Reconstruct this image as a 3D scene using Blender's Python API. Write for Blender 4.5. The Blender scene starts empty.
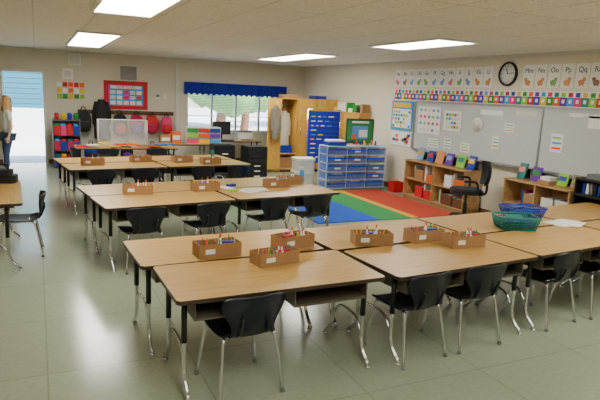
import bpy, bmesh, math, random
from mathutils import Vector, Matrix, noise
random.seed(7)
scene=bpy.context.scene
COL=scene.collection
# ---------------------------------------------------------------- materials
MATS={}
def srgb(c):
    return tuple(((v/255)/12.92 if v/255<=0.04045 else ((v/255+0.055)/1.055)**2.4) for v in c)+(1,)
def mat(name,rgb,rough=.5,metal=0,emit=0,alpha=1,trans=0,noise_amt=0,noise_scale=20,spec=.5,coat=0):
    if name in MATS: return MATS[name]
    m=bpy.data.materials.new(name); m.use_nodes=True
    nt=m.node_tree; b=nt.nodes['Principled BSDF']
    col=srgb(rgb)
    b.inputs['Base Color'].default_value=col
    b.inputs['Roughness'].default_value=rough
    b.inputs['Metallic'].default_value=metal
    b.inputs['Specular IOR Level'].default_value=spec
    b.inputs['Coat Weight'].default_value=coat
    if emit:
        b.inputs['Emission Color'].default_value=col; b.inputs['Emission Strength'].default_value=emit
    if alpha<1: b.inputs['Alpha'].default_value=alpha
    if trans: b.inputs['Transmission Weight'].default_value=trans
    n=nt.nodes.new('ShaderNodeTexNoise'); n.inputs['Scale'].default_value=noise_scale
    tc=nt.nodes.new('ShaderNodeTexCoord'); nt.links.new(tc.outputs['Object'],n.inputs['Vector'])
    mx=nt.nodes.new('ShaderNodeMix'); mx.data_type='RGBA'
    a=noise_amt if noise_amt else .05
    mx.inputs['A'].default_value=tuple(c*(1-a) for c in col[:3])+(1,)
    mx.inputs['B'].default_value=tuple(min(1,c*(1+a)) for c in col[:3])+(1,)
    nt.links.new(n.outputs['Fac'],mx.inputs['Factor']); nt.links.new(mx.outputs['Result'],b.inputs['Base Color'])
    MATS[name]=m; return m

def floor_mat():
    m=bpy.data.materials.new('vinyl_tile'); m.use_nodes=True; nt=m.node_tree; b=nt.nodes['Principled BSDF']
    tc=nt.nodes.new('ShaderNodeTexCoord')
    br=nt.nodes.new('ShaderNodeTexBrick'); br.offset=0; br.inputs['Scale'].default_value=1
    br.inputs['Brick Width'].default_value=.9; br.inputs['Row Height'].default_value=.9
    br.inputs['Mortar Size'].default_value=.006; br.inputs['Mortar Smooth'].default_value=.5
    br.inputs['Color1'].default_value=srgb((161,169,144)); br.inputs['Color2'].default_value=srgb((156,164,139))
    br.inputs['Mortar'].default_value=srgb((138,146,122))
    nt.links.new(tc.outputs['Object'],br.inputs['Vector'])
    n=nt.nodes.new('ShaderNodeTexNoise'); n.inputs['Scale'].default_value=35; n.inputs['Detail'].default_value=8
    nt.links.new(tc.outputs['Object'],n.inputs['Vector'])
    mx=nt.nodes.new('ShaderNodeMix'); mx.data_type='RGBA'; mx.blend_type='MULTIPLY'; mx.inputs['Factor'].default_value=1
    cr=nt.nodes.new('ShaderNodeValToRGB'); cr.color_ramp.elements[0].color=(.88,.88,.88,1); cr.color_ramp.elements[1].color=(1,1,1,1)
    cr.color_ramp.elements[0].position=.3; cr.color_ramp.elements[1].position=.7
    nt.links.new(n.outputs['Fac'],cr.inputs['Fac'])
    nt.links.new(br.outputs['Color'],mx.inputs['A']); nt.links.new(cr.outputs['Color'],mx.inputs['B'])
    nt.links.new(mx.outputs['Result'],b.inputs['Base Color'])
    n2=nt.nodes.new('ShaderNodeTexNoise'); n2.inputs['Scale'].default_value=3; nt.links.new(tc.outputs['Object'],n2.inputs['Vector'])
    mr=nt.nodes.new('ShaderNodeMapRange'); mr.inputs['To Min'].default_value=.12; mr.inputs['To Max'].default_value=.22
    nt.links.new(n2.outputs['Fac'],mr.inputs['Value']); nt.links.new(mr.outputs['Result'],b.inputs['Roughness'])
    return m
def ceil_mat():
    m=bpy.data.materials.new('acoustic_tile'); m.use_nodes=True; nt=m.node_tree; b=nt.nodes['Principled BSDF']
    tc=nt.nodes.new('ShaderNodeTexCoord')
    br=nt.nodes.new('ShaderNodeTexBrick'); br.offset=0; br.inputs['Scale'].default_value=1
    br.inputs['Brick Width'].default_value=.61; br.inputs['Row Height'].default_value=1.22
    br.inputs['Mortar Size'].default_value=.01
    br.inputs['Color1'].default_value=srgb((240,236,229)); br.inputs['Color2'].default_value=srgb((235,231,224))
    br.inputs['Mortar'].default_value=srgb((212,208,200))
    nt.links.new(tc.outputs['Object'],br.inputs['Vector'])
    n=nt.nodes.new('ShaderNodeTexVoronoi'); n.inputs['Scale'].default_value=22
    nt.links.new(tc.outputs['Object'],n.inputs['Vector'])
    cr=nt.nodes.new('ShaderNodeValToRGB'); cr.color_ramp.elements[0].color=(.6,.59,.57,1); cr.color_ramp.elements[1].color=(1,1,1,1)
    cr.color_ramp.elements[0].position=.1; cr.color_ramp.elements[1].position=.28
    nt.links.new(n.outputs['Distance'],cr.inputs['Fac'])
    mx=nt.nodes.new('ShaderNodeMix'); mx.data_type='RGBA'; mx.blend_type='MULTIPLY'; mx.inputs['Factor'].default_value=1
    nt.links.new(br.outputs['Color'],mx.inputs['A']); nt.links.new(cr.outputs['Color'],mx.inputs['B'])
    nt.links.new(mx.outputs['Result'],b.inputs['Base Color']); b.inputs['Roughness'].default_value=.9
    return m
def wood_mat(name,c1,c2,scale=(1.2,14,14),rough=.35,coat=.15):
    m=bpy.data.materials.new(name); m.use_nodes=True; nt=m.node_tree; b=nt.nodes['Principled BSDF']
    tc=nt.nodes.new('ShaderNodeTexCoord'); mp=nt.nodes.new('ShaderNodeMapping'); mp.inputs['Scale'].default_value=scale
    n=nt.nodes.new('ShaderNodeTexNoise'); n.inputs['Scale'].default_value=3; n.inputs['Detail'].default_value=6; n.inputs['Distortion'].default_value=.6
    cr=nt.nodes.new('ShaderNodeValToRGB'); cr.color_ramp.elements[0].color=srgb(c1); cr.color_ramp.elements[1].color=srgb(c2)
    cr.color_ramp.elements[0].position=.35; cr.color_ramp.elements[1].position=.65
    nt.links.new(tc.outputs['Object'],mp.inputs['Vector']); nt.links.new(mp.outputs['Vector'],n.inputs['Vector'])
    nt.links.new(n.outputs['Fac'],cr.inputs['Fac']); nt.links.new(cr.outputs['Color'],b.inputs['Base Color'])
    b.inputs['Roughness'].default_value=rough; b.inputs['Coat Weight'].default_value=coat; b.inputs['Coat Roughness'].default_value=.2
    MATS[name]=m; return m
OAK=wood_mat('oak_laminate',(182,140,70),(201,160,88),coat=.05)
CAB=wood_mat('maple_cabinet',(200,150,60),(216,170,80),scale=(10,10,1.2))
SHW=wood_mat('shelf_wood',(176,132,84),(198,156,106),scale=(8,2,8))
FLOOR=floor_mat(); CEIL=ceil_mat()
EDGE=mat('edge_band',(56,40,28),.5)
CHROME=mat('chrome',(215,215,215),.16,1)
BLACKM=mat('black_enamel',(16,16,19),.4)
SHELL=mat('navy_plastic',(12,15,30),.36)
GREYM=mat('grey_metal',(110,106,98),.5,.3)
BEIGEM=mat('beige_metal',(96,88,74),.5)
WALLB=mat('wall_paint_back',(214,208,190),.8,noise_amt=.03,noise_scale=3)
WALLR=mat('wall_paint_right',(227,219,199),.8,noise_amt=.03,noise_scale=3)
WHITE=mat('white_plastic',(235,235,232),.4)
OFFW=mat('offwhite',(215,212,205),.6)
BOARD=mat('whiteboard_enamel',(200,203,202),.14)
ALU=mat('aluminium',(180,182,184),.3,.9)
LENS=mat('light_lens',(255,251,240),.4,emit=21)
KRAFT=mat('kraft_cardboard',(164,124,80),.8,noise_amt=.12)
KRAFTD=mat('kraft_dark',(98,72,46),.8)
BLUE=mat('blue_plastic',(20,52,160),.35)
BLUED=mat('blue_cloth',(10,40,165),.8,noise_amt=.15,noise_scale=8)
BLUET=mat('blue_drawer',(14,70,200),.25)
FRAMEC=mat('drawer_frame_clear',(185,205,232),.2)
CLEARF=mat('drawer_front_clear',(170,200,240),.1,alpha=.18)
TEAL=mat('teal_plastic',(15,120,112),.4)
RED=mat('red',(200,18,28),.6); GREEN=mat('green',(25,140,50),.6); YEL=mat('yellow',(238,190,20),.6)
ORA=mat('orange',(228,96,20),.6); PINK=mat('pink',(222,45,115),.6); PURP=mat('purple',(100,38,155),.6)
SKYB=mat('light_blue',(55,150,222),.6); BLACK=mat('black',(14,14,16),.6); GREY=mat('grey',(110,112,114),.6)
DGREY=mat('dark_grey_cloth',(36,38,44),.9); CREAM=mat('cream_cloth',(205,196,176),.9)
PAPER=mat('paper',(240,240,236),.7); BROWN=mat('brown',(105,68,40),.6)
CLEAR=mat('clear_acrylic',(235,240,245),.05,alpha=.18)
GLASS=mat('window_glass',(240,248,250),.02,alpha=.05)
LIME=mat('lime',(140,200,50),.6)
SKIN=mat('skin',(222,175,150),.5); HAIR=mat('blond_hair',(190,150,95),.6,noise_amt=.2,noise_scale=60)
MAG=mat('magenta',(180,25,75),.8)
COLS=[RED,BLUE,YEL,GREEN,ORA,PURP,SKYB,PINK,TEAL,LIME]
# ---------------------------------------------------------------- mesh builder
def smooth_path(pts,n=6):
    P=[Vector(p) for p in pts]
    if len(P)<3: return P
    out=[]
    for i in range(len(P)-1):
        p0=P[max(i-1,0)];p1=P[i];p2=P[i+1];p3=P[min(i+2,len(P)-1)]
        for k in range(n):
            t=k/n
            out.append(.5*((2*p1)+(-p0+p2)*t+(2*p0-5*p1+4*p2-p3)*t*t+(-p0+3*p1-3*p2+p3)*t**3))
    out.append(P[-1]); return out
class MB:
    def __init__(s): s.v=[];s.f=[];s.m=[];s.mats=[];s.sm=[]
    def mi(s,m):
        if m not in s.mats: s.mats.append(m)
        return s.mats.index(m)
    def add(s,vs,fs,m,smooth=False):
        o=len(s.v); s.v+= [tuple(v) for v in vs]; k=s.mi(m)
        for f in fs: s.f.append(tuple(i+o for i in f)); s.m.append(k); s.sm.append(smooth)
        return s
    def box(s,c,d,m,rz=0,rx=0,ry=0):
        hx,hy,hz=d[0]/2,d[1]/2,d[2]/2
        R=Matrix.Rotation(rz,3,'Z')@Matrix.Rotation(ry,3,'Y')@Matrix.Rotation(rx,3,'X')
        vs=[Vector(c)+R@Vector((x*hx,y*hy,z*hz)) for x in(-1,1) for y in(-1,1) for z in(-1,1)]
        return s.add(vs,[(0,1,3,2),(4,6,7,5),(0,4,5,1),(2,3,7,6),(0,2,6,4),(1,5,7,3)],m)
    def b2(s,x0,x1,y0,y1,z0,z1,m): return s.box(((x0+x1)/2,(y0+y1)/2,(z0+z1)/2),(x1-x0,y1-y0,z1-z0),m)
    def tube(s,pts,r,m,seg=8,sm=True,n=6,r2=None):
        P=smooth_path(pts,n) if sm else [Vector(p) for p in pts]
        T0=(P[1]-P[0]).normalized(); a=Vector((0,0,1)) if abs(T0.z)<.9 else Vector((1,0,0))
        N=T0.cross(a).normalized(); vs=[];fs=[];L=len(P)
        for i,p in enumerate(P):
            T=(P[min(i+1,L-1)]-P[max(i-1,0)]).normalized()
            N=(N-T*N.dot(T)).normalized(); B=T.cross(N)
            rr=r if r2 is None else r+(r2-r)*i/(L-1)
            for k in range(seg):
                an=2*math.pi*k/seg; vs.append(p+(N*math.cos(an)+B*math.sin(an))*rr)
        for i in range(L-1):
            for k in range(seg):
                a0=i*seg+k;a1=i*seg+(k+1)%seg; fs.append((a0,a1,a1+seg,a0+seg))
        fs.append(tuple(range(seg))[::-1]); fs.append(tuple((L-1)*seg+k for k in range(seg)))
        return s.add(vs,fs,m,True)
    def lathe(s,c,prof,m,seg=20,axis='Z'):
        vs=[];fs=[]
        for r,z in prof:
            for k in range(seg):
                a=2*math.pi*k/seg; p=Vector((r*math.cos(a),r*math.sin(a),z))
                if axis=='X': p=Vector((p.z,p.x,p.y))
                if axis=='Y': p=Vector((p.x,-p.z,p.y))
                vs.append(Vector(c)+p)
        for i in range(len(prof)-1):
            for k in range(seg):
                a0=i*seg+k;a1=i*seg+(k+1)%seg; fs.append((a0,a1,a1+seg,a0+seg))
        fs.append(tuple(range(seg))[::-1]); fs.append(tuple((len(prof)-1)*seg+k for k in range(seg)))
        return s.add(vs,fs,m,True)
    def prism(s,pts,z0,z1,mt,ms):
        n=len(pts); vs=[(x,y,z0) for x,y in pts]+[(x,y,z1) for x,y in pts]
        s.add(vs,[tuple(range(n,2*n)),tuple(range(n))[::-1]],mt)
        s.add(vs,[(i,(i+1)%n,(i+1)%n+n,i+n) for i in range(n)],ms); return s
    def grid(s,rows,m,smooth=True):
        vs=[p for r in rows for p in r]; w=len(rows[0]); fs=[]
        for i in range(len(rows)-1):
            for j in range(w-1): a=i*w+j; fs.append((a,a+1,a+w+1,a+w))
        return s.add(vs,fs,m,smooth)
    def ball(s,c,r,m,seg=14,rings=9,f=None):
        rows=[]
        for i in range(rings+1):
            th=math.pi*i/rings; row=[]
            for j in range(seg+1):
                ph=2*math.pi*j/seg; d=Vector((math.sin(th)*math.cos(ph),math.sin(th)*math.sin(ph),math.cos(th)))
                k=f(d) if f else 1
                row.append(Vector(c)+Vector((d.x*r[0],d.y*r[1],d.z*r[2]))*k)
            rows.append(row)
        return s.grid(rows,m)
    def mesh(s,name):
        me=bpy.data.meshes.new(name); me.from_pydata(s.v,[],s.f)
        for m in s.mats: me.materials.append(m)
        for p,k,q in zip(me.polygons,s.m,s.sm): p.material_index=k; p.use_smooth=q
        bm=bmesh.new(); bm.from_mesh(me); bmesh.ops.remove_doubles(bm,verts=bm.verts,dist=.00005)
        bmesh.ops.recalc_face_normals(bm,faces=bm.faces); bm.to_mesh(me); bm.free()
        return me
def put(name,me,loc=(0,0,0),rz=0,bevel=0,parent=None,scale=None):
    if isinstance(me,MB): me=me.mesh(name)
    o=bpy.data.objects.new(name,me); COL.objects.link(o); o.location=loc; o.rotation_euler=(0,0,rz)
    if scale: o.scale=scale
    if parent: o.parent=parent
    if bevel:
        b=o.modifiers.new('bevel','BEVEL'); b.width=bevel; b.segments=2; b.limit_method='ANGLE'; b.angle_limit=math.radians(50)
    return o
def text(body,size,m,loc,rot,parent=None,name='lettering',align='CENTER'):
    cu=bpy.data.curves.new(name,'FONT'); cu.body=body; cu.size=size; cu.extrude=.0008; cu.align_x=align; cu.materials.append(m)
    o=bpy.data.objects.new(name,cu); COL.objects.link(o); o.location=loc; o.rotation_euler=rot
    if parent: o.parent=parent
    return o
# ---------------------------------------------------------------- room
XR,YB,ZC=6.6,14.0,2.55; XL,YF=-3.2,-2.2
mb=MB().b2(XL-.2,XR+.2,YF-.2,YB+.15,-.1,0,FLOOR); put('floor',mb)
mb=MB().b2(XL-.2,XR+.2,YF-.2,YB+.15,ZC,ZC+.1,CEIL); put('ceiling',mb)
DX0,DX1,DZ=-.66,.14,2.03; WX0,WX1,WZ0,WZ1=3.4,5.95,.8,1.9
mb=MB()
mb.b2(XL,DX0,YB,YB+.15,0,ZC,WALLB); mb.b2(DX0,DX1,YB,YB+.15,DZ,ZC,WALLB); mb.b2(DX1,WX0,YB,YB+.15,0,ZC,WALLB)
mb.b2(WX0,WX1,YB,YB+.15,0,WZ0,WALLB); mb.b2(WX0,WX1,YB,YB+.15,WZ1,ZC,WALLB); mb.b2(WX1,XR,YB,YB+.15,0,ZC,WALLB)
put('wall_back',mb)
put('wall_right',MB().b2(XR,XR+.15,YF,YB,0,ZC,WALLR))
put('wall_left',MB().b2(XL-.15,XL,YF,YB,0,ZC,WALLB))
put('wall_front',MB().b2(XL,XR,YF-.15,YF,0,ZC,WALLB))
for i,(a,b) in enumerate([(XL,DX0-.06),(DX1+.06,XR)]):
    put('baseboard_back',MB().b2(a,b,YB-.015,YB,0,.1,BROWN))
put('baseboard_right',MB().b2(XR-.015,XR,YF,YB-.02,0,.1,BROWN))
mb=MB()
for x in (DX0-.03,DX1+.03): mb.box((x,YB+.03,DZ/2),(.06,.2,DZ),OFFW)
mb.box(((DX0+DX1)/2,YB+.03,DZ+.03),(DX1-DX0+.12,.2,.06),OFFW); put('trim_1',mb)
put('trim_2',MB().b2(3.1,3.19,YB-.03,YB,0.1,ZC-.05,OFFW))
put('trim_3',MB().b2(XL,XR,YB-.03,YB,ZC-.05,ZC,OFFW))
put('trim_4',MB().b2(XR-.03,XR,YF,YB-.03,ZC-.05,ZC,OFFW))
mb=MB().b2(DX0-.05,DX0-.01,YB+.17,YB+.97,.02,DZ,TEAL); mb.tube([(DX0-.01,YB+.85,1.0),(DX0+.06,YB+.85,1.0),(DX0+.06,YB+.75,1.0)],.012,CHROME,sm=False); put('door_1',mb)
mb=MB(); n=4
for i in range(n+1):
    x=WX0+(WX1-WX0)*i/n; mb.box((x,YB+.05,(WZ0+WZ1)/2),(.05,.06,WZ1-WZ0),ALU)
for z in (WZ0,WZ1): mb.box(((WX0+WX1)/2,YB+.05,z),(WX1-WX0,.08,.05),ALU)
mb.box(((WX0+WX1)/2,YB-.02,WZ0-.02),(WX1-WX0+.1,.12,.03),OFFW)
mb.b2(WX0,WX1,YB+.05,YB+.055,WZ0,WZ1,GLASS); put('window_1',mb)
mb=MB(); BL=mat('blind_slat',(225,230,232),.5)
for z in [WZ1-.03-.04*i for i in range(17)]:
    mb.box(((WX0+WX1)/2,YB-.005,z),(WX1-WX0-.02,.026,.0015),BL,rx=math.radians(-14))
for x in (3.8,4.6,5.4): mb.tube([(x,YB-.005,WZ1),(x,YB-.005,WZ1-.7)],.002,BL,sm=False,seg=4)
mb.box(((WX0+WX1)/2,YB-.005,WZ1-.72),(WX1-WX0-.02,.03,.02),BL); put('window_blinds',mb)
rows=[]
for i in range(7):
    z=2.0-.29*i/6; row=[]
    for j in range(241):
        t=j/240; x=3.3+2.75*t
        row.append((x,YB-.08-.02*math.sin(j*1.15)*(.4+.6*i/6)-.01*math.sin(j*.31),z-(.02*math.sin(j*.5) if i==6 else 0)))
    rows.append(row)
mb=MB().grid(rows,BLUED); o=put('window_valance',mb); sm=o.modifiers.new('s','SOLIDIFY'); sm.thickness=.004
def light(x0,x1,y0,y1):
    mb=MB(); z=ZC
    mb.b2(x0-.03,x1+.03,y0-.03,y0,z-.03,z,WHITE);mb.b2(x0-.03,x1+.03,y1,y1+.03,z-.03,z,WHITE)
    mb.b2(x0-.03,x0,y0,y1,z-.03,z,WHITE);mb.b2(x1,x1+.03,y0,y1,z-.03,z,WHITE)
    mb.b2(x0,x1,y0,y1,z-.02,z-.01,LENS); put('ceiling_light',mb)
for a in [(.55,1.10,4.2,6.15),(.57,1.13,8.7,11.7),(4.4,5.0,9.3,11.8),(4.38,4.95,5.6,7.1),(.5,1.1,-.5,1.5),(4.3,4.95,1.2,3.0)]: light(*a)
# ---------------------------------------------------------------- tables
def rrect(w,d,r,n=5):
    P=[]
    for cx,cy,a0 in ((w/2-r,d/2-r,0),(-w/2+r,d/2-r,90),(-w/2+r,-d/2+r,180),(w/2-r,-d/2+r,270)):
        for k in range(n+1):
            a=math.radians(a0+90*k/n); P.append((cx+r*math.cos(a),cy+r*math.sin(a)))
    return P
def table_mesh(w=1.385,d=.68,h=.65,boxes=True,nm='student_table'):
    mb=MB()
    mb.prism(rrect(w,d,.035),h-.026,h,OAK,EDGE)
    P=rrect(w+.004,d+.004,.036); n=len(P)
    mb.prism(P,h-.024,h-.003,EDGE,EDGE)
    if boxes:
        zb=h-.15; bw=w/2-.17
        for sx in (-1,1):
            cx=sx*(w/4-.03)
            mb.b2(cx-bw/2,cx+bw/2,-d/2+.05,d/2-.08,zb,zb+.012,BEIGEM)
            mb.b2(cx-bw/2,cx+bw/2,d/2-.09,d/2-.08,zb,h-.026,BEIGEM)
            for q in (-1,1): mb.b2(cx+q*bw/2-.004,cx+q*bw/2+.004,-d/2+.05,d/2-.08,zb,h-.026,BEIGEM)
    for sx in (-1,1):
        x=sx*(w/2-.075)
        mb.tube([(x,-d/2+.07,h-.04),(x,d/2-.07,h-.04)],.016,BLACKM,sm=False)
        for sy in (-1,1):
            y=sy*(d/2-.14)
            mb.tube([(x,y,h-.03),(x,y,.34)],.018,BLACKM,sm=False,seg=12)
            mb.tube([(x,y,.36),(x,y,.24),(x,y+sy*.002,.18),(x,y+sy*.02,.11),(x,y+sy*.065,.055),(x,y+sy*.09,.035),(x,y+sy*.1,.012)],.015,CHROME,seg=10)
            mb.lathe((x,y+sy*.1,0),[(.018,0),(.02,.006),(.016,.014)],CHROME,seg=12)
        mb.tube([(x,-d/2+.14,.2),(x,-.1,.3),(x,.1,.3),(x,d/2-.14,.2)],.011,CHROME)
    return mb.mesh(nm)
TM=table_mesh()
def table(x,y,deg,flip=False):
    a=math.radians(deg); R=Matrix.Rotation(a,3,'Z'); c=Vector((x,y,0))+R@Vector((1.39/2,.34,0))
    return put('student_table',TM,c,a+(math.pi if flip else 0))
table(.66,2.92,1)
table(.58,3.61,2.5,True)
table(2.12,2.90,4.5)
table(2.02,3.62,4.5,True)
table(3.53,3.02,5.5)
table(3.44,3.73,5.5,True)
table(4.94,3.16,5.5)
table(4.85,3.87,5.5,True)
table(.56,5.52,8); table(1.97,5.72,8); table(.47,6.22,8,True); table(1.87,6.42,8,True)
table(.38,8.22,8); table(1.79,8.42,8); table(.29,8.95,8,True); table(1.70,9.15,8,True)
# ---------------------------------------------------------------- chairs
def chair_mesh():
    mb=MB()
    prof=[(.205,.375,.16),(.195,.393,.18),(.12,.395,.19),(.0,.387,.19),(-.10,.387,.18),(-.155,.40,.16),(-.185,.425,.140),(-.2,.46,.135),(-.212,.51,.155),(-.225,.56,.185),(-.24,.61,.202),(-.25,.645,.195),(-.253,.66,.165)]
    P=smooth_path([(y,z,w) for y,z,w in prof],3); rows=[]
    for p in P:
        y,z,w=p; row=[]
        for j in range(13):
            t=-1+2*j/12
            if z>.41: c=(z-.41)/.3; row.append((t*w,y+.055*t*t*min(1,c*1.6),z-.012*t**4))
            else: row.append((t*w,y,z-.012*(1-t*t)+ .006*t*t))
        rows.append(row)
    mb.grid(rows,SHELL)
    back=[]
    for i,r in enumerate(rows):
        i0=max(i-1,0);i1=min(i+1,len(P)-1); ty=P[i1][0]-P[i0][0];tz=P[i1][1]-P[i0][1]; L=math.hypot(ty,tz) or 1
        ny,nz=-tz/L,ty/L
        if nz>0: ny,nz=-ny,-nz
        if P[i][1]>.44: ny,nz=-1,0
        back.append([(x,y+ny*.008,z+nz*.008) for x,y,z in r])
    mb.grid(back,SHELL)
    for j in (0,12): mb.grid([[rows[i][j] for i in range(len(rows))],[back[i][j] for i in range(len(rows))]],SHELL)
    for i in (0,len(rows)-1): mb.grid([rows[i],back[i]],SHELL)
    for s in (-1,1):
        mb.tube([(s*.205,.215,.012),(s*.165,.165,.335),(s*.155,.14,.367),(s*.15,.09,.373),(s*.15,-.08,.373),(s*.155,-.12,.367),(s*.17,-.145,.335),(s*.205,-.205,.012)],.0115,CHROME,seg=8)
        for y in (.215,-.205): mb.lathe((s*.205,y,0),[(.014,0),(.017,.004),(.014,.02)],GREY,seg=10)
        mb.tube([(s*.11,-.1,.375),(s*.095,-.185,.41),(s*.085,-.22,.47),(s*.09,-.24,.53)],.009,BLACKM,seg=8)
    for y in (.08,-.08): mb.tube([(-.15,y,.371),(.15,y,.371)],.01,CHROME,sm=False)
    return mb.mesh('student_chair')
CM=chair_mesh()
def chair(x,y,deg=0):
    a=math.radians(deg); R=Matrix.Rotation(a,3,'Z'); c=Vector((x,y,0))+R@Vector((0,.25,0))
    return put('student_chair',CM,c,a)
for c in [(1.11,2.84,4),(2.40,2.86,8),(2.93,2.90,3),(3.90,3.00,9),(4.5,3.04,4),
          (.95,5.44,8),(1.66,5.55,12),(2.42,5.68,9),(2.98,5.75,5),(.8,8.15,8),(1.4,8.25,6),(2.3,8.35,8),(2.9,8.42,8),
          (1.0,9.95,187),(2.0,10.1,190),(1.2,11.0,3),(2.1,11.05,-10),(.55,11.2,-70)]:
    chair(*c)
chair(.05,6.5,90)
o=table_mesh(1.45,.7,.68,False,'side_table')
put('side_table',o,(-.53,6.5,0),math.radians(92))
mb=MB(); mb.prism(rrect(.2,.3,.05),.0,.09,BLACK,BLACK); mb.prism(rrect(.15,.22,.05),.09,.15,DGREY,DGREY); mb.tube([(-.03,-.06,.14),(-.02,-.06,.2),(-.02,.06,.2),(-.03,.06,.14)],.012,BLACK)
put('black_bag',mb,(-.38,7.08,.681),math.radians(80),bevel=.015)
mb=MB(); mb.box((0,0,.004),(.22,.3,.006),PAPER,rz=.1); mb.box((.02,.03,.02),(.16,.22,.024),BLACK,rz=-.2); put('clipboard',mb,(-.55,6.5,.681),.2)
# ---------------------------------------------------------------- supply caddies
def caddy(seed):
    rnd=random.Random(seed); mb=MB(); w,d,h,t=.31,.15,.10,.005
    mb.b2(-w/2,w/2,-d/2,d/2,0,t,KRAFTD)
    for y in (-d/2,d/2): mb.box((0,y,h/2),(w,t,h),KRAFT)
    for x in (-w/2,w/2): mb.box((x,0,h/2),(t,d,h),KRAFT)
    mb.box((0,0,h/2-.005),(t,d,h-.01),KRAFT); mb.box((w*.25,0,h/2-.01),(t,d,h-.02),KRAFTD)
    mb.box((-w*.25,-d/2-.004,h*.5),(.07,.002,.035),PAPER)
    for i in range(16):
        x=rnd.uniform(-w/2+.02,w/2-.02); y=rnd.uniform(-d/2+.02,d/2-.02); hh=rnd.uniform(.08,.13)
        a=(x,y,t); b=(x+rnd.uniform(-.02,.02),y+rnd.uniform(-.02,.02),hh)
        mb.tube([a,b],.004,rnd.choice(COLS+[YEL,BROWN,PAPER]),sm=False,seg=6)
    for i in range(2):
        x=rnd.uniform(-w/2+.04,w/2-.04); yy=rnd.uniform(-.03,.03); mb.lathe((x,yy,t),[(.016,0),(.017,.07),(.012,.085),(.006,.09),(.005,.125)],PAPER,seg=10)
        mb.lathe((x,yy,t+.12),[(.007,0),(.003,.03)],ORA,seg=8)
    mb.box((rnd.uniform(-.1,.1),0,.06),(.09,.03,.07),rnd.choice([YEL,RED,BLUE,GREEN]),rz=rnd.uniform(-.3,.3))
    return mb.mesh('supply_caddy')
CD=[caddy(i) for i in range(4)]
for i,(x,y,r) in enumerate([(1.13,3.74,4),(1.46,3.46,10),(1.75,3.80,14),(2.4,3.70,-14),(2.9,3.68,3),(3.12,3.44,-4),
      (.98,6.28,-4),(1.76,6.34,10),(2.70,6.43,4),(2.98,6.66,10),(.72,8.75,5),(1.46,9.06,8),(2.1,8.98,14),(2.5,8.72,6)]):
    put('supply_caddy',CD[i%4],(x,y,.651),math.radians(r),scale=(1,1,.88) if i==1 else None)
mb=MB()
mb.box((0,0,.004),(.3,.22,.006),PAPER,rz=.3); mb.box((.05,.02,.01),(.28,.2,.005),OFFW,rz=-.2); mb.box((-.2,.05,.012),(.2,.03,.01),LIME,rz=.6)
put('worksheets',mb,(2.3,6.2,.651),.1)
mb=MB(); mb.box((0,0,.004),(.34,.24,.006),PAPER,rz=.1); mb.box((.06,-.05,.01),(.3,.22,.005),PAPER,rz=.4); put('worksheets',mb,(4.75,3.85,.651),.1)
mb=MB(); mb.box((0,0,.004),(.12,.2,.006),PAPER,rz=.5); mb.box((.1,.08,.02),(.1,.07,.03),BLUE,rz=.3); put('worksheets',mb,(2.05,6.45,.651),.1)
def bottle(m,c,loc):
    mb=MB(); mb.lathe((0,0,0),[(.03,0),(.033,.01),(.033,.13),(.02,.16),(.013,.17),(.013,.19)],m,seg=16); mb.lathe((0,0,.17),[(.016,0),(.016,.03)],c,seg=12); put('water_bottle',mb,loc)
bottle(SKYB,WHITE,(3.2,6.75,.651)); bottle(TEAL,BLACK,(2.7,9.3,.651))
def basket(name,m,w,d,h,fill):
    mb=MB(); f=.85
    def ring(k,z): return [(x*k,y*k,z) for x,y in rrect(w,d,.03,2)]
    for i in range(5):
        z=.004+h*i/4; k=f+(1-f)*i/4; r=ring(k,z); mb.tube(r+[r[0]],.004 if i<4 else .009,m,sm=False,seg=6)
    a=ring(f,.004); mb.add([(x,y,z) for x,y,z in a],[tuple(range(len(a)))],m)
    for sx in range(15):
        x=-w/2+.03+(w-.06)*sx/14
        for s in (-1,1): mb.tube([(x*f,s*d/2*f,.004),(x,s*d/2,h)],.0045,m,sm=False,seg=5)
    for sy in range(9):
        y=-d/2+.03+(d-.06)*sy/8
        for s in (-1,1): mb.tube([(s*w/2*f,y*f,.004),(s*w/2,y,h)],.0045,m,sm=False,seg=5)
    rnd=random.Random(3)
    for i in range(9):
        mb.box((rnd.uniform(-w*.26,w*.26),rnd.uniform(-d*.2,d*.2),.03+i*h*.085),(w*.4,d*.4,.012),rnd.choice(fill),rz=rnd.uniform(-.4,.4),rx=rnd.uniform(-.15,.15))
    return put(name,mb)
o=basket('blue_basket',BLUE,.42,.28,.09,[PAPER,BLUE,SKYB]); o.location=(4.60,4.24,.655); o.rotation_euler=(0,0,math.radians(-8))
o=basket('teal_basket',TEAL,.38,.28,.11,[TEAL,GREEN,TEAL,BLUE]); o.location=(4.07,3.82,.655); o.rotation_euler=(0,0,math.radians(-24))
# ---------------------------------------------------------------- rug
RB=mat('rug_blue',(12,78,185),.95,noise_amt=.12,noise_scale=80); RG=mat('rug_green',(45,135,70),.95,noise_amt=.12,noise_scale=80)
RY=mat('rug_yellow',(212,155,45),.95,noise_amt=.12,noise_scale=80); RR=mat('rug_red',(182,62,36),.95,noise_amt=.12,noise_scale=80)
mb=MB()
for x0,x1,m in [(3.6,4.62,RB),(4.62,5.2,RG),(5.2,5.34,RY),(5.34,6.15,RR)]: mb.b2(x0,x1,6.95,9.4,0.001,.012,m)
put('striped_rug',mb)
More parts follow.
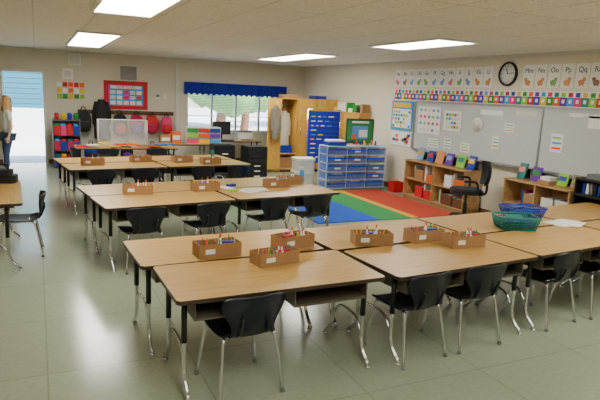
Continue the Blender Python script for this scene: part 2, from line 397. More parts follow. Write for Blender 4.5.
# ---------------------------------------------------------------- right wall items
W=XR-.003
mb=MB(); y0,y1=2.2,8.92; z0,z1=.88,1.78
mb.b2(W-.02,W,y0,y1,z0,z1,BOARD)
for y in (y0,y1,5.9): mb.box((W-.022,y,(z0+z1)/2),(.03,.03,z1-z0),ALU)
for z in (z0,z1): mb.box((W-.022,(y0+y1)/2,z),(.03,y1-y0,.03),ALU)
mb.b2(W-.09,W-.02,y0+.1,y1-.1,z0-.02,z0-.01,ALU)
put('whiteboard',mb)
mb=MB(); mb.b2(W-.006,W,2.0,9.7,1.80,2.01,PAPER)
i=0; y=9.68
while y>2.1:
    c=COLS[i%10]
    mb.b2(W-.010,W-.006,y-.115,y-.002,1.81,1.93,c)
    mb.b2(W-.010,W-.006,y-.09,y-.02,1.935,1.995,COLS[(i+4)%10]); mb.b2(W-.012,W-.010,y-.08,y-.035,1.85,1.9,PAPER); y-=.115; i+=1
strip=put('number_line_strip',mb)
mb=MB(); rnd=random.Random(5); cards=[]
PASTEL=[mat('card_green',(130,175,95),.6),mat('card_orange',(220,145,80),.6),mat('card_brown',(155,115,85),.6),mat('card_blue',(120,160,200),.6),mat('card_pink',(215,130,130),.6)]
y=9.7; i=0
while i<26 and y>2.2:
    if 6.34<y-.1<6.98: y-=.1; continue
    mb.box((W-.003,y-.105,2.22),(.004,.205,.33),PAPER)
    cm=rnd.choice(PASTEL)
    mb.ball((W-.006,y-.1,2.13),(.003,.055,.04),cm,seg=10,rings=6); mb.ball((W-.007,y-.1+rnd.choice((-.04,.04)),2.175),(.003,.03,.028),cm,seg=8,rings=5)
    mb.box((W-.006,y-.08,2.1),(.003,.015,.04),cm); mb.box((W-.006,y-.13,2.1),(.003,.015,.04),cm)
    cards.append((chr(65+i)+chr(97+i),y-.105)); y-=.228; i+=1
al=put('alphabet_cards',mb)
for s,yy in cards: text(s,.1,DGREY,(W-.007,yy,2.27),(math.pi/2,0,-math.pi/2),al)
mb=MB(); mb.lathe((0,0,0),[(.18,0),(.185,-.03),(.175,-.045),(.16,-.04),(.155,-.02)],BLACK,seg=40,axis='X')
mb.lathe((0,0,0),[(.158,-.02),(.158,-.022)],WHITE,seg=40,axis='X')
for k in range(12):
    a=math.pi/6*k; mb.box((-.024,.13*math.sin(a),.13*math.cos(a)),(.002,.008,.03 if k%3==0 else .015),BLACK,rx=-a)
mb.box((-.026,.02,.045),(.002,.012,.1),BLACK,rx=-.4); mb.box((-.027,-.05,.01),(.002,.008,.13),BLACK,rx=1.4)
put('wall_clock',mb,(XR-.001,6.66,2.26))
mb=MB()
mb.b2(W-.02,W-.01,9.0,9.72,1.2,1.78,SKYB); mb.b2(W-.025,W-.02,9.05,9.67,1.25,1.62,PAPER)
for a in range(7):
    for b in range(5): mb.box((W-.027,9.1+a*.087,1.285+b*.07),(.002,.065,.05),rnd.choice([GREEN,YEL,PAPER,LIME,SKYB,PAPER]))
mb.box((W-.027,9.36,1.7),(.003,.6,.09),YEL); put('calendar_chart',mb)
mb=MB(); mb.b2(W-.02,W-.01,9.0,9.7,.9,1.17,PAPER)
for k in range(10): mb.box((W-.023,rnd.uniform(9.06,9.62),rnd.uniform(.95,1.12)),(.003,.1,.06),rnd.choice(COLS))
put('wall_poster',mb)
mb=MB()
for (a,b,c,d) in [(8.15,8.8,1.2,1.7),(7.6,8.05,1.3,1.65)]:
    mb.b2(W-.032,W-.024,a,b,c,d,PAPER)
    for k in range(5):
        for q in range(4): mb.box((W-.034,a+.08+(b-a-.16)*k/4,c+.07+(d-c-.14)*q/3),(.002,.06,.05),rnd.choice([SKYB,OFFW,OFFW,LIME,GREY,PINK]))
for (yy,zz,w,h) in [(7.45,1.05,.22,.16),(7.9,1.08,.2,.18),(8.3,1.05,.3,.16),(6.75,1.2,.16,.2),(6.5,1.45,.2,.14),(5.6,1.3,.2,.26)]:
    mb.box((W-.027,yy,zz),(.004,w,h),PAPER)
    for q in range(3): mb.box((W-.031,yy,zz-h*.28+q*h*.28),(.002,w*.75,h*.1),rnd.choice([SKYB,ORA,GREY,LIME]))
put('magnetic_charts',mb)
mb=MB(); mb.lathe((0,0,0),[(.12,0),(.12,-.006)],PAPER,seg=28,axis='X'); mb.lathe((0,0,0),[(.09,-.006),(.09,-.008)],OFFW,seg=28,axis='X'); put('paper_plate_sign',mb,(W-.03,7.2,1.45))
mb=MB()
for (yy,zz,w,h,m) in [(6.9,1.66,.5,.08,PAPER),(6.2,1.68,.4,.06,OFFW),(5.2,1.7,.5,.05,PAPER),(5.0,1.62,.28,.16,PAPER),(4.72,1.42,.26,.42,PAPER)]:
    mb.box((W-.03,yy,zz),(.004,w,h),m)
for k in range(6): mb.box((W-.034,4.72,1.26+k*.065),(.002,.2,.03),[SKYB,LIME,PINK,YEL][k%4])
put('board_notices',mb)
def shelf(y0,y1,h,name,x0=6.2,x1=6.56,m=SHW):
    mb=MB(); t=.022
    mb.b2(x0,x1,y0,y0+t,0,h,m);mb.b2(x0,x1,y1-t,y1,0,h,m);mb.b2(x0-.01,x1,y0-.01,y1+.01,h,h+t,m)
    mb.b2(x0,x1,y0,y1,.05,.05+t,m); mb.b2(x0+.02,x1,y0,y1,h*.52,h*.52+t,m); mb.b2(x1-.012,x1,y0,y1,0,h,m)
    mb.b2(x0,x1,(y0+y1)/2-t/2,(y0+y1)/2+t/2,.05,h,m); mb.b2(x0+.03,x0+.045,y0,y1,0,.05,m)
    return put(name,mb)
shelf(6.95,8.6,.70,'low_bookshelf'); shelf(4.98,6.12,.72,'low_bookshelf')
def fill(name,y0,y1,zs,x0,x1,kinds,seed):
    rnd=random.Random(seed); mb=MB()
    for z,hmax in zs:
        y=y0
        while y<y1-.06:
            if rnd.random()<.55:
                w=rnd.uniform(.2,.3)
                if y+w>y1: break
                m=rnd.choice(kinds); hh=hmax*rnd.uniform(.45,.7)
                mb.b2(x0,x1-.05,y,y+w-.02,z,z+.008,m); mb.b2(x0,x0+.008,y,y+w-.02,z,z+hh,m); mb.b2(x1-.06,x1-.05,y,y+w-.02,z,z+hh,m)
                mb.b2(x0,x1-.05,y,y+.008,z,z+hh,m);mb.b2(x0,x1-.05,y+w-.028,y+w-.02,z,z+hh,m)
                for k in range(6): mb.box(((x0+x1)/2-.03,y+.03+k*(w-.07)/6,z+hh*.55),(.2,.012,hh*.95),rnd.choice(COLS+[PAPER,PAPER,OFFW,OFFW]))
                y+=w
            else:
                w=rnd.uniform(.012,.035); mb.b2(x0+.03,x1-.08,y,y+w-.002,z,z+hmax*rnd.uniform(.6,.92),rnd.choice(COLS+[PAPER,PAPER,OFFW,BROWN,OFFW,KRAFT])); y+=w
    return put(name,mb)
def twohalf(y0,y1,h,name,kinds,seed):
    ym=(y0+y1)/2
    fill(name,y0+.03,ym-.02,[(.073,h*.42),(h*.52+.023,h*.42)],6.24,6.53,kinds,seed)
    fill(name,ym+.02,y1-.03,[(.073,h*.42),(h*.52+.023,h*.42)],6.24,6.53,kinds,seed+1)
twohalf(6.95,8.6,.70,'shelf_books',[BROWN,ORA,RED,KRAFT,WHITE],1)
twohalf(4.98,6.12,.72,'shelf_books',[WHITE,KRAFT,YEL,OFFW],8)
def topbooks(ys,z,name,seed):
    rnd=random.Random(seed); mb=MB()
    P2=COLS+PASTEL+PASTEL
    for y in ys:
        h=rnd.uniform(.17,.23); w=rnd.uniform(.15,.2); m,m2=rnd.sample(P2,2)
        mb.box((6.4,y,z+h/2+.003),(.02,w,h),m,ry=math.radians(14),rz=rnd.uniform(-.15,.15))
        mb.box((6.386,y,z+h*.62),(.004,w*.7,h*.35),m2,ry=math.radians(14))
        mb.box((6.384,y,z+h*.25),(.004,w*.6,h*.12),PAPER,ry=math.radians(14))
        mb.box((6.47,y,z+h*.35),(.06,.1,h*.6),BLACK)
    return put(name,mb)
topbooks([7.05,7.3,7.6,7.85,8.1,8.4],.724,'display_books',2)
topbooks([5.06,5.27,5.72,5.98],.744,'display_books',4)
mb=MB(); mb.prism(rrect(.22,.2,.02),0,.05,KRAFT,KRAFT); mb.prism(rrect(.18,.15,.02),.05,.1,WHITE,WHITE); put('paper_tray',mb,(6.38,5.49,.745),1.5)
# office chair
mb=MB()
for k in range(5):
    a=2*math.pi*k/5+.3; c,s=math.cos(a),math.sin(a)
    mb.tube([(0,0,.1),(c*.15,s*.15,.09),(c*.27,s*.27,.07)],.022,BLACK,r2=.014)
    mb.lathe((c*.27,s*.27-.012,.03),[(.03,-.02),(.03,.02)],BLACK,seg=14,axis='Y')
mb.lathe((0,0,.08),[(.03,0),(.03,.2),(.018,.2),(.018,.36)],BLACK,seg=14)
mb.prism(rrect(.46,.46,.12),.44,.50,BLACK,BLACK); mb.prism(rrect(.42,.42,.12),.50,.515,DGREY,DGREY)
mb.tube([(-.05,0,.43),(-.25,0,.43),(-.3,0,.5),(-.29,0,.7)],.02,BLACK)
rows=[]
for i in range(9):
    z=.58+.36*i/8; w=.2*(1-.25*abs(i/8-.5)**2*4)*(1 if 0<i<8 else .85); rows.append([( -.27-.03*math.sin(i/8*3)+.06*(j/6-1)**2*1,w*(j/6-1),z) for j in range(13)])
mb.grid(rows,BLACK); mb.grid([[(x-.04,y*.97,z) for x,y,z in r] for r in rows],BLACK)
for j in (0,12): mb.grid([[r[j] for r in rows],[(r[j][0]-.04,r[j][1]*.97,r[j][2]) for r in rows]],BLACK)
for i in (0,8): mb.grid([rows[i],[(x-.04,y*.97,z) for x,y,z in rows[i]]],BLACK)
for s in (-1,1): mb.tube([(-.1,s*.2,.45),(-.1,s*.27,.5),(-.08,s*.27,.64),(.1,s*.27,.65)],.018,BLACK)
put('office_chair',mb,(5.92,6.58,0),math.radians(150),bevel=.01)
mb=MB(); cx0,cx1,cy0,cy1=6.2,6.5,4.35,4.93
for z in (.1,.4,.7,.90): mb.b2(cx0,cx1,cy0,cy1,z,z+.03,BLACK)
mb.b2(cx0,cx1,cy1-.02,cy1,0,.9,BLACK); mb.b2(cx0,cx1,cy0,cy0+.02,0,.9,BLACK); mb.b2(cx1-.02,cx1,cy0,cy1,0,.9,BLACK)
for k in range(9): mb.box((6.36,4.40+k*.055,.80),(.2,.03,.13),[BLUE,BLACK,GREY,PAPER][k%4])
for k in range(9): mb.box((6.36,4.40+k*.055,.52),(.2,.03,.18),[BLACK,PAPER,GREEN,GREY][k%4])
mb.box((6.34,4.62,.96),(.22,.35,.06),GREY); put('black_bookcase',mb)
mb=MB()
for s in (-1,1):
    mb.box((s*.11,0,.1),(.01,.2,.2),RED); mb.box((0,s*.1,.1),(.22,.01,.2),RED)
mb.box((0,0,.006),(.22,.2,.012),RED); mb.box((0,0,.12),(.16,.14,.1),YEL,rz=.3); put('red_bin',mb,(6.42,9.15,0))
def drawers(name,loc,cols,rws,w,h,d,mf,md,clear=False,rz=0):
    mb=MB(); W_=cols*w; H=rws*h
    for c in range(cols+1):
        x=-W_/2+c*w
        if clear:
            for yy in (.01,d-.02): mb.b2(x-.01,x+.01,yy-.01,yy+.01,.03,H+.03,mf)
            mb.b2(x-.002,x+.002,0,d,.03,H+.03,CLEARF)
        else: mb.b2(x-.01,x+.01,0,d,.03,H+.03,mf)
    for r in range(rws+1): mb.b2(-W_/2,W_/2,-.022 if clear else 0,d,.03+r*h-.008,.03+r*h+.008,mf)
    if not clear: mb.b2(-W_/2,W_/2,d-.01,d,.03,H+.03,mf)
    rnd=random.Random(int(loc[0]*10))
    for c in range(cols):
        for r in range(rws):
            cx=-W_/2+(c+.5)*w; z=.03+r*h; k=rnd.uniform(.55,.75) if clear else .8
            mb.b2(cx-w/2+.025,cx+w/2-.025,-.012,d-.03,z+.012,z+h*k,md)
            if clear: mb.b2(cx-w/2+.016,cx+w/2-.016,-.018,-.014,z+.01,z+h-.02,CLEARF)
            mb.b2(cx-w/2+.014,cx+w/2-.014,-.024,-.012,z+h*k-.012,z+h*k+.012,md if clear else mf)
            if rnd.random()<.5: mb.box((cx,-.026,z+h*.42),(w*.3,.003,h*.2),PAPER)
            if clear and rnd.random()<.75: mb.box((cx+rnd.uniform(-.08,.08),d*.4,z+h*.75),(w*.5,.2,h*.25),rnd.choice([PAPER,OFFW,SKYB,KRAFT,PAPER]),rz=.1)
    for x in (-W_/2+.02,W_/2-.02):
        for y in (.03,d-.03): mb.lathe((x,y,0),[(.018,0),(.018,.03)],BLACK,seg=8)
    return put(name,mb,loc,rz)
drawers('drawer_unit',(5.72,9.55,0),3,5,.44,.164,.38,FRAMEC,BLUET,True)
drawers('drawer_unit',(4.16,11.0,0),1,6,.44,.11,.4,BLACK,DGREY)
drawers('drawer_unit',(3.55,11.3,0),1,6,.42,.11,.4,BLACK,DGREY)
mb=MB(); mb.b2(5.1,5.5,9.6,9.85,.862,.93,BLUE); mb.b2(5.12,5.48,9.62,9.83,.93,.97,PAPER); put('storage_bins',mb,bevel=.01)
mb=MB(); mb.box((6.0,9.97,1.13),(.66,.012,.5),mat('poster_edge',(40,90,60),.6)); mb.box((6.0,9.962,1.13),(.58,.006,.42),mat('poster_green',(50,140,80),.6))
mb.box((6.0,9.957,1.1),(.36,.005,.26),mat('poster_blue',(90,150,215),.6)); mb.box((6.07,9.953,1.08),(.2,.004,.15),PAPER); mb.box((5.85,9.953,1.02),(.1,.004,.1),ORA)
mb.box((6.0,9.953,1.31),(.4,.004,.04),PAPER)
for s in (-1,1): mb.tube([(6.0,10.0,1.4),(6.0+s*.28,10.02,.01)],.012,BLACK,sm=False)
mb.tube([(6.0,10.0,1.35),(6.0,10.35,.01)],.012,BLACK,sm=False)
put('framed_poster',mb)
mb=MB()
for k in range(6): mb.lathe((5.85+k*.09,9.82,.862),[(.02,0),(.02,.08)],COLS[k],seg=8)
put('paint_bottles',mb)
mb=MB(); Y0=11.2; XP0,XP1=5.42,6.2
mb.b2(XP0,XP1,Y0,Y0+.01,.32,1.47,BLUED)
rnd=random.Random(9)
PB=mat('pocket_vinyl',(30,75,195),.3)
for r in range(10):
    z=1.34-.1*r
    mb.b2(XP0+.02,XP1-.02,Y0-.004,Y0,z-.008,z,PB)
    x=5.48
    for k in range(rnd.randint(1,4)):
        w=rnd.uniform(.05,.14)
        if x+w<6.16: mb.b2(x,x+w,Y0-.008,Y0-.004,z,z+.022,rnd.choice([PAPER,OFFW,YEL,SKYB])); x+=w+.06
for x in (XP0-.02,XP1+.02):
    mb.tube([(x,Y0+.02,.06),(x,Y0+.02,1.5)],.013,CHROME,sm=False); mb.tube([(x,Y0-.22,.015),(x,Y0-.15,.05),(x,Y0+.15,.05),(x,Y0+.25,.015)],.013,CHROME)
mb.tube([(XP0-.02,Y0+.02,1.5),(XP1+.02,Y0+.02,1.5)],.013,CHROME,sm=False); put('pocket_chart',mb)
# wardrobe cabinets
mb=MB(); x0,x1,yf,yb,h=5.08,6.56,12.0,12.62,1.72; t=.025
mb.b2(x0,x0+t,yf,yb,0,h,CAB);mb.b2(x1-t,x1,yf,yb,0,h,CAB);mb.b2(x0,x1,yf,yb,h-t,h,CAB);mb.b2(x0,x1,yf,yb,.06,.06+t,CAB);mb.b2(x0,x1,yb-.015,yb,0,h,CAB)
mb.b2(x0+.42,x0+.42+t,yf,yb,.06,h,CAB)
mb.b2(x0+.9,x0+.9+t,yf,yb,.06,h,CAB)
mb.b2(x0+.02,x0+.42,yf+.02,yb,.42,.44,CAB)
mb.b2(x0+.45,x0+.90,yf-.02,yf-.002,.08,h-.02,CAB); mb.b2(x0+.93,x1-.02,yf-.02,yf-.002,.08,h-.02,CAB)
mb.b2(x0-.34,x0-.0,yf-.06,yf-.04,.08,h-.02,CAB)
mb.tube([(x0+.5,yf-.02,.85),(x0+.5,yf-.05,.9),(x0+.5,yf-.05,1.0),(x0+.5,yf-.02,1.05)],.008,CHROME)
mb.tube([(x0+.02,yf+.3,1.55),(x0+.42,yf+.3,1.55)],.012,CHROME,sm=False)
mb.b2(x0+.04,x0+.36,yf+.1,yf+.4,.445,.62,BLUE); mb.b2(x0+.05,x0+.38,yf+.08,yf+.4,.09,.34,KRAFT)
mb.b2(x0+.0,x1,yf+.01,yf+.03,0,.06,EDGE)
WARD=put('wardrobe_cabinet',mb)
mb=MB(); mb.b2(6.3,6.58,10.5,11.9,.06,1.45,CAB); mb.b2(6.285,6.3,10.52,11.18,.1,1.42,CAB); mb.b2(6.285,6.3,11.21,11.88,.1,1.42,CAB)
mb.b2(6.32,6.58,10.5,11.9,0,.06,EDGE)
for y in (11.12,11.27): mb.tube([(6.285,y,.8),(6.26,y,.82),(6.26,y,.93),(6.285,y,.95)],.007,CHROME)
mb.b2(6.27,6.58,10.48,11.92,1.45,1.475,CAB); put('storage_cabinet',mb)
mb=MB(); yy=10.52; rnd=random.Random(21)
while yy<11.7:
    w=rnd.uniform(.08,.2); hh=rnd.uniform(.08,.24); mb.b2(6.36,6.54,yy,yy+w,1.476,1.476+hh,rnd.choice([BLUE,BLACK,RED,GREEN,KRAFT,YEL,PAPER,DGREY])); yy+=w+.01
put('stacked_supplies',mb,bevel=.006)
def garment(name,loc,m,w=.2,L=.8,rz=0,parent=None):
    mb=MB(); rows=[]
    for i in range(9):
        z=-L*i/8; ww=w*(.45+.55*min(1,i/2))*(1+.1*i/8)
        row=[]
        for j in range(17):
            a=2*math.pi*j/16; row.append((ww*math.cos(a)*(1+.08*math.sin(5*a+i)),.07*math.sin(a)*(1+.2*math.sin(3*a+i)),z))
        rows.append(row)
    mb.grid(rows,m)
    for s in (-1,1): mb.tube([(s*w*.7,0,-.06),(s*w*1.05,.01,-.3),(s*w*1.05,0,-.58)],.045,m,r2=.035)
    mb.tube([(0,0,0),(0,0,.05),(.03,0,.08),(0,0,.11)],.005,CHROME)
    return put(name,mb,loc,rz,parent=parent)
garment('hanging_coat',(x0+.22,yf+.3,1.42),CREAM,.13,.8,parent=WARD); garment('hanging_coat_2',(x0-.18,yf-.17,1.55),mat('taupe_cloth',(120,112,100),.9),.09,.75,parent=WARD)
mb=MB(); mb.b2(5.2,5.6,12.1,12.45,1.722,1.8,KRAFT); mb.b2(6.0,6.3,12.1,12.45,1.722,1.80,BLUE); put('storage_boxes',mb,bevel=.006)
mb=MB()
for i,(x,z) in enumerate([(4.95,0),(4.95,.27)]):
    mb.prism([(px+x,py+10.4) for px,py in rrect(.38,.34,.04)],z+.0,z+.22,WHITE,OFFW); mb.prism([(px+x,py+10.4) for px,py in rrect(.41,.37,.04)],z+.22,z+.265,WHITE,WHITE)
put('storage_tubs',mb)
WT=table_mesh(1.5,.65,.62,False,'craft_table')
put('craft_table',WT,(3.1,12.55,0),0); put('craft_table',WT,(4.3,13.4,0),0)
mb=MB()
for r in range(3):
    for c in range(3):
        x=-.26+c*.26; z=.0+r*.12; m=[PINK,YEL,SKYB,LIME,ORA,PURP,GREEN,RED,BLUE][(r*3+c)]
        mb.b2(x-.12,x+.12,-.02,.25,z+.02,z+.1,m); mb.b2(x-.13,x+.13,0,.27,z+.105,z+.115,WHITE)
for c in range(4): mb.b2(-.39+c*.26-.006,-.39+c*.26+.006,0,.27,0,.36,WHITE)
mb.b2(-.39,.39,0,.27,0,.015,WHITE); mb.b2(-.39,.39,0,.27,.355,.37,WHITE); put('colored_drawer_set',mb,(3.4,12.42,.621))
mb=MB(); mb.box((0,0,.3),(.48,.03,.32),BLACK); mb.box((0,-.017,.3),(.44,.004,.28),DGREY); mb.box((0,.03,.1),(.06,.04,.14),BLACK); mb.prism(rrect(.24,.18,.05),0,.015,BLACK,BLACK)
mb.box((0,-.2,.012),(.42,.14,.02),DGREY); put('computer_monitor',mb,(4.1,13.35,.621),.2,bevel=.004)
mb=MB(); mb.b2(0,.4,0,.3,0,.2,OFFW); mb.b2(.03,.37,.02,.28,.2,.24,GREY); mb.b2(.06,.34,-.08,.02,.05,.06,PAPER); put('printer',mb,(4.5,13.3,.621),0,bevel=.01)
mb=MB()
for k,(x,w,h,m) in enumerate([(0,.22,.18,KRAFT),(.25,.2,.25,ORA)]): mb.b2(x,x+w,0,.2,0,h,m); mb.b2(x+.02,x+w-.02,-.003,0,h*.3,h*.7,PAPER)
put('craft_boxes',mb,(2.45,12.5,.621),0,bevel=.004)
put('work_table',table_mesh(1.95,.75,.62,False,'work_table'),(1.62,11.75,0),0)
mb=MB()
mb.box((0,0,.26),(.95,.008,.52),CLEAR); mb.box((-.475,-.1,.26),(.008,.2,.52),CLEAR); mb.box((.475,-.1,.26),(.008,.2,.52),CLEAR)
for (a,b) in [((-.475,0),(.475,0)),((-.475,0),(-.475,-.2)),((.475,0),(.475,-.2))]: mb.tube([(a[0],a[1],.52),(b[0],b[1],.52)],.008,WHITE,sm=False,seg=6)
for p in [(-.475,0),(.475,0),(-.475,-.2),(.475,-.2)]: mb.tube([(p[0],p[1],.0),(p[0],p[1],.52)],.008,WHITE,sm=False,seg=6)
put('acrylic_shield',mb,(1.57,12.05,.621))
rnd=random.Random(12)
mb=MB()
for k in range(16):
    mb.box((rnd.uniform(-.85,.85),rnd.uniform(-.28,-.12),.01+.01*k*.5),(.22,.14,.02),rnd.choice([ORA,PAPER,SKYB,RED,YEL,BROWN,PINK]),rz=rnd.uniform(-.3,.3))
put('craft_papers',mb,(1.62,11.75,.621))
mb=MB(); mb.b2(.85,3.05,YB-.03,YB-.002,1.16,1.25,BROWN)
for k in range(10): mb.tube([(1.0+k*.21,YB-.03,1.2),(1.0+k*.21,YB-.07,1.18),(1.0+k*.21,YB-.08,1.22)],.008,CHROME)
put('coat_rack',mb)
def backpack(loc,m,m2,s=1,rz=0):
    mb=MB()
    def f(d): return 1/ max(abs(d.x)**3+abs(d.y)**3+abs(d.z)**3,1e-3)**(1/3)*.92
    mb.ball((0,0,.23),(.16,.09,.23),m,f=f); mb.ball((0,-.09,.15),(.12,.05,.12),m2,f=f)
    mb.tube([(-.04,.03,.44),(-.03,.03,.51),(.03,.03,.51),(.04,.03,.44)],.01,BLACK)
    for q in (-1,1): mb.tube([(q*.08,.06,.42),(q*.1,.13,.3),(q*.1,.08,.06)],.015,BLACK)
    mb.tube([(-.1,-.13,.24),(0,-.15,.245),(.1,-.13,.24)],.004,GREY)
    put('backpack',mb,loc,rz,scale=(s,s,s))
for x,z,m,m2,s in [(.96,.72,DGREY,BLACK,1.15),(1.76,.66,DGREY,RED,1.15),(2.14,.68,MAG,PURP,1.1),(2.50,.70,RED,MAG,1.05),(2.85,.70,PINK,RED,1.0)]:
    backpack((x,YB-.2,z),m,m2,s)
for x,z,m,m2 in [(1.1,.05,BLUE,BLACK),(1.9,.05,BLACK,PURP),(2.5,.05,PURP,PINK)]: backpack((x,YB-.25,z-.02),m,m2,1.0)
garment('hanging_coat',(1.36,YB-.18,1.50),BLACK,.16,.9)
mb=MB(); bx0,bx1,by0,by1=.30,.84,13.15,13.5
for r in range(4): mb.b2(bx0,bx1,by0,by1,.05+r*.33-.008,.05+r*.33+.008,GREY)
for x in (bx0,bx1): mb.b2(x-.01,x+.01,by0,by1,0,1.06,GREY)
mb.b2(bx0,bx1,by1-.01,by1,.05,1.05,GREY)
BC=[BLUE,RED,PURP,SKYB,MAG,BLUE,MAG,PURP,RED,PINK,RED,BLUE]
for r in range(3):
    for k in range(4):
        a=bx0+.02+k*.128
        mb.b2(a,a+.118,by0-.02,by1-.04,.06+r*.33,.26+r*.33,BC[r*4+k]); mb.b2(a+.01,a+.1,by0+.02,by1-.06,.26+r*.33,.31+r*.33,rnd.choice(COLS))
for k in range(4): mb.lathe((bx0+.08+k*.13,by0+.12,1.048),[(.045,0),(.05,.12),(.03,.15)],[RED,YEL,BLUE,GREEN][k],seg=12)
put('cubby_organizer',mb)
mb=MB(); mb.b2(.68,.94,YB-.14,YB-.002,2.24,2.48,WHITE); mb.b2(.7,.92,YB-.145,YB-.14,2.26,2.46,OFFW); put('wall_speaker',mb,bevel=.008)
mb=MB(); mb.b2(.55,.78,YB-.03,YB-.002,1.92,2.16,WHITE); mb.b2(.6,.73,YB-.035,YB-.03,1.97,2.1,OFFW); put('electrical_panel',mb)
mb=MB(); mb.b2(1.78,2.2,YB-.03,YB-.002,1.95,2.3,OFFW)
for k in range(12): mb.box((1.99,YB-.035,1.985+k*.026),(.37,.02,.006),GREY,rx=.6)
put('air_vent',mb)
mb=MB()
for r in range(3):
    for c in range(5): mb.b2(.43+c*.12,.53+c*.12,YB-.01,YB-.002,1.49+r*.13,1.59+r*.13,[LIME,GREEN,YEL,GREEN,LIME,YEL,PAPER,ORA,PAPER,YEL,PAPER,RED,ORA,RED,ORA][r*5+c])
put('color_wall_chart',mb)
mb=MB(); mb.b2(1.43,2.43,YB-.02,YB-.004,1.28,1.94,RED); mb.b2(1.54,2.32,YB-.025,YB-.02,1.37,1.84,SKYB)
for r in range(3):
    for c in range(5): mb.b2(1.57+c*.15,1.69+c*.15,YB-.03,YB-.025,1.39+r*.12,1.48+r*.12,rnd.choice([PAPER,PAPER,OFFW,PINK]))
mb.b2(1.58,2.28,YB-.03,YB-.025,1.76,1.83,PAPER); rp=put('red_poster',mb)
text('OUR CLASS',.08,RED,(1.93,YB-.032,1.77),(math.pi/2,0,0),rp)
mb=MB(); mb.b2(2.62,2.72,YB-.03,YB-.002,1.55,1.68,WHITE); mb.b2(2.63,2.71,YB-.034,YB-.03,1.6,1.66,GREY); mb.b2(2.8,2.87,YB-.02,YB-.002,1.55,1.67,WHITE); put('thermostat',mb)
# ---------------------------------------------------------------- outdoors
GR=mat('concrete',(215,213,206),.9,noise_amt=.08); put('ground_outside',MB().b2(-30,40,YB+.16,60,-.14,-.04,GR))
mb=MB(); TW=mat('teal_siding',(14,95,112),.7)
mb.b2(-6,2.2,19,24,1.05,2.9,TW); mb.b2(-6,2.2,19,24,-.04,1.05,OFFW)
for k in range(8,19): mb.b2(-6,2.2,18.98,19,.15*k,.15*k+.01,GREY)
mb.b2(-6.3,2.5,18.7,24.3,2.9,3.1,WHITE)
for x in (-1.6,1.0): mb.b2(x,x+.5,18.95,19.0,1.5,2.1,WHITE); mb.b2(x+.05,x+.45,18.94,18.95,1.55,2.05,SKYB)
put('portable_building',mb)
def tree(loc,s):
    mb=MB(); mb.tube([(0,0,-.05),(.1,0,1.2),(0,.1,2.4)],.18,BROWN,r2=.1); rnd=random.Random(int(loc[0]*3))
    LEAF=mat('leaves',(95,140,65),.8,noise_amt=.4,noise_scale=6)
    for k in range(10):
        c=(rnd.uniform(-1.2,1.2),rnd.uniform(-1,1),rnd.uniform(1.2,3.6)); r=rnd.uniform(.6,1.0)
        mb.ball(c,(r,r,r*.8),LEAF,seg=18,rings=12,f=lambda d:1+.35*noise.noise(d*4+Vector(c)))
    put('tree',mb,loc,scale=(s,s,s))
for p in [((6.6,19,0),1.0),((11.3,20,0),1.0),((16,22,0),1.2),((8.5,28,0),1.6),((15,30,0),1.6)]: tree(*p)
# ---------------------------------------------------------------- child by the door
pe=bpy.data.objects.new('standing_child',None); COL.objects.link(pe); pe.location=(-.55,12.6,0); pe.rotation_euler=(0,0,math.radians(110)); pe.scale=(1.05,1.05,1.05)
def skinned(name,V,E,m,sub=2):
    me=bpy.data.meshes.new(name); me.from_pydata([v[:3] for v in V],E,[]); me.materials.append(m)
    o=bpy.data.objects.new(name,me); COL.objects.link(o); o.parent=pe
    for x in bpy.context.view_layer.objects: x.select_set(False)
    o.select_set(True); bpy.context.view_layer.objects.active=o
    bpy.ops.object.modifier_add(type='SKIN')
    for i,v in enumerate(V):
        r=v[3]; s=me.skin_vertices[0].data[i]; s.radius=(r,v[4] if len(v)>4 else r); s.use_root=(i==0)
    md=o.modifiers[-1]; md.use_smooth_shade=True
    b=o.modifiers.new('sub','SUBSURF'); b.levels=sub; b.render_levels=sub
    return o
DEN=mat('denim',(60,74,110),.85); SHIRT=mat('white_shirt',(228,226,222),.85)
skinned('trousers',[(0,0,.76,.125,.1),(.08,0,.70,.085),(.085,.015,.40,.058),(.09,-.01,.09,.045),(-.08,0,.70,.085),(-.085,.05,.41,.058),(-.09,.08,.10,.045)],[(0,1),(1,2),(2,3),(0,4),(4,5),(5,6)],DEN)
skinned('shirt',[(0,0,.74,.14,.11),(0,0,.95,.12,.09),(0,0,1.10,.13,.095),(0,0,1.18,.06),(.13,0,1.13,.055),(.18,-.01,.98,.042),(-.13,0,1.13,.055),(-.18,-.01,.98,.042)],[(0,1),(1,2),(2,3),(3,4),(4,5),(3,6),(6,7)],SHIRT)
for s,n in ((1,'left'),(-1,'right')):
    V=[(s*.178,-.01,1.0,.033),(s*.195,-.015,.88,.03),(s*.195,.03,.75,.022),(s*.195,.04,.70,.019),(s*.195,.05,.665,.026)]
    E=[(0,1),(1,2),(2,3),(3,4)]
    for k,(dy,L) in enumerate([(.026,.055),(.01,.065),(-.006,.06),(-.02,.048)]):
        b=len(V); V+=[(s*.193,.05+dy,.645,.0075),(s*.19,.053+dy,.645-L*.55,.007),(s*.183,.056+dy,.645-L,.006)]; E+=[(4,b),(b,b+1),(b+1,b+2)]
    b=len(V); V+=[(s*.185,.085,.675,.008),(s*.178,.1,.645,.007)]; E+=[(4,b),(b,b+1)]
    skinned('arm_'+n,V,E,SKIN)
    mb=MB(); mb.ball((s*.09,(.03 if s>0 else .12),.035),(.04,.105,.035),BLACK); put('shoe_'+n,mb,parent=pe)
skinned('neck',[(0,0,1.14,.045),(0,.005,1.25,.042)],[(0,1)],SKIN)
def hf(d):
    k=1
    if d.z<0: k=1-.12*d.z*d.z*(1.2 if d.y<0 else .6)
    return k
mb=MB(); mb.ball((0,.01,1.335),(.075,.09,.112),SKIN,f=hf,seg=22,rings=16)
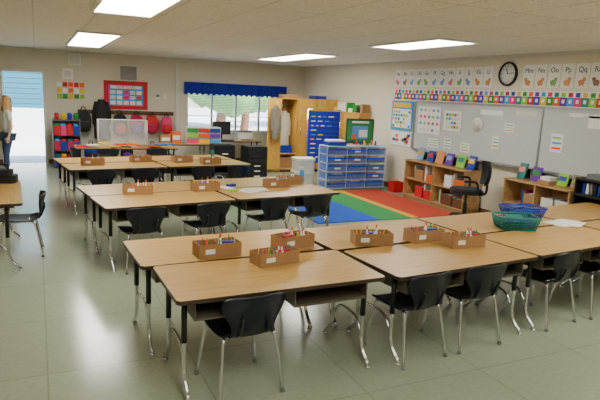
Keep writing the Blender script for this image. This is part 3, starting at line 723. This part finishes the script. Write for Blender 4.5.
mb.tube([(0,.095,1.345),(0,.115,1.318),(0,.1,1.31)],.011,SKIN)
for s in (-1,1):
    mb.ball((s*.077,.0,1.33),(.01,.02,.03),SKIN); mb.ball((s*.03,.088,1.345),(.012,.008,.008),WHITE); mb.ball((s*.03,.095,1.345),(.006,.004,.006),BROWN)
mb.tube([(-.022,.09,1.278),(0,.096,1.275),(.022,.09,1.278)],.004,PINK); put('head',mb,parent=pe)
mb=MB(); rows=[]
for i in range(4):
    th=math.pi*.5*i/6
    rows.append([(math.sin(th)*math.cos(math.radians(-225+360*j/24))*.086,math.sin(th)*math.sin(math.radians(-225+360*j/24))*.1,1.35+math.cos(th)*.118) for j in range(25)])
mb.grid(rows,HAIR)
r2=[]
for i in range(3,13):
    th=min(math.pi/2,math.pi*.5*i/6)
    r2.append([(math.sin(th)*math.cos(math.radians(-225+270*j/24))*.088,math.sin(th)*math.sin(math.radians(-225+270*j/24))*.102,1.35+math.cos(th)*.118-max(0,i-6)*.035) for j in range(25)])
mb.grid(r2,HAIR); o=put('hair',mb,parent=pe); so=o.modifiers.new('s','SOLIDIFY'); so.thickness=.012
# ---------------------------------------------------------------- world + sun
w=bpy.data.worlds.new('World'); scene.world=w; w.use_nodes=True; nt=w.node_tree
sk=nt.nodes.new('ShaderNodeTexSky'); sk.sky_type='NISHITA'; sk.sun_disc=False; sk.sun_elevation=math.radians(50); sk.sun_rotation=math.radians(180)
nt.links.new(sk.outputs['Color'],nt.nodes['Background'].inputs['Color']); nt.nodes['Background'].inputs['Strength'].default_value=1.2
L=bpy.data.lights.new('sun','SUN'); L.energy=20; L.angle=.01; so=bpy.data.objects.new('sun',L); COL.objects.link(so)
so.rotation_euler=Vector((.5,-.8,1.2)).to_track_quat('Z','Y').to_euler()
# ---------------------------------------------------------------- camera
y,p,r=map(math.radians,(25.3,10.6,2.6))
F=Vector((math.sin(y)*math.cos(p),math.cos(y)*math.cos(p),-math.sin(p))); R=Vector((math.cos(y),-math.sin(y),0)); U=R.cross(F)
Xc=R*math.cos(r)+U*math.sin(r); Yc=U*math.cos(r)-R*math.sin(r)
cd=bpy.data.cameras.new('camera'); cd.sensor_width=36; cd.lens=33.6; co=bpy.data.objects.new('camera',cd); COL.objects.link(co)
M=Matrix((Xc,Yc,-F)).transposed().to_4x4(); M.translation=Vector((0,0,1.8)); co.matrix_world=M
cd.clip_start=.05; cd.clip_end=200
scene.camera=co
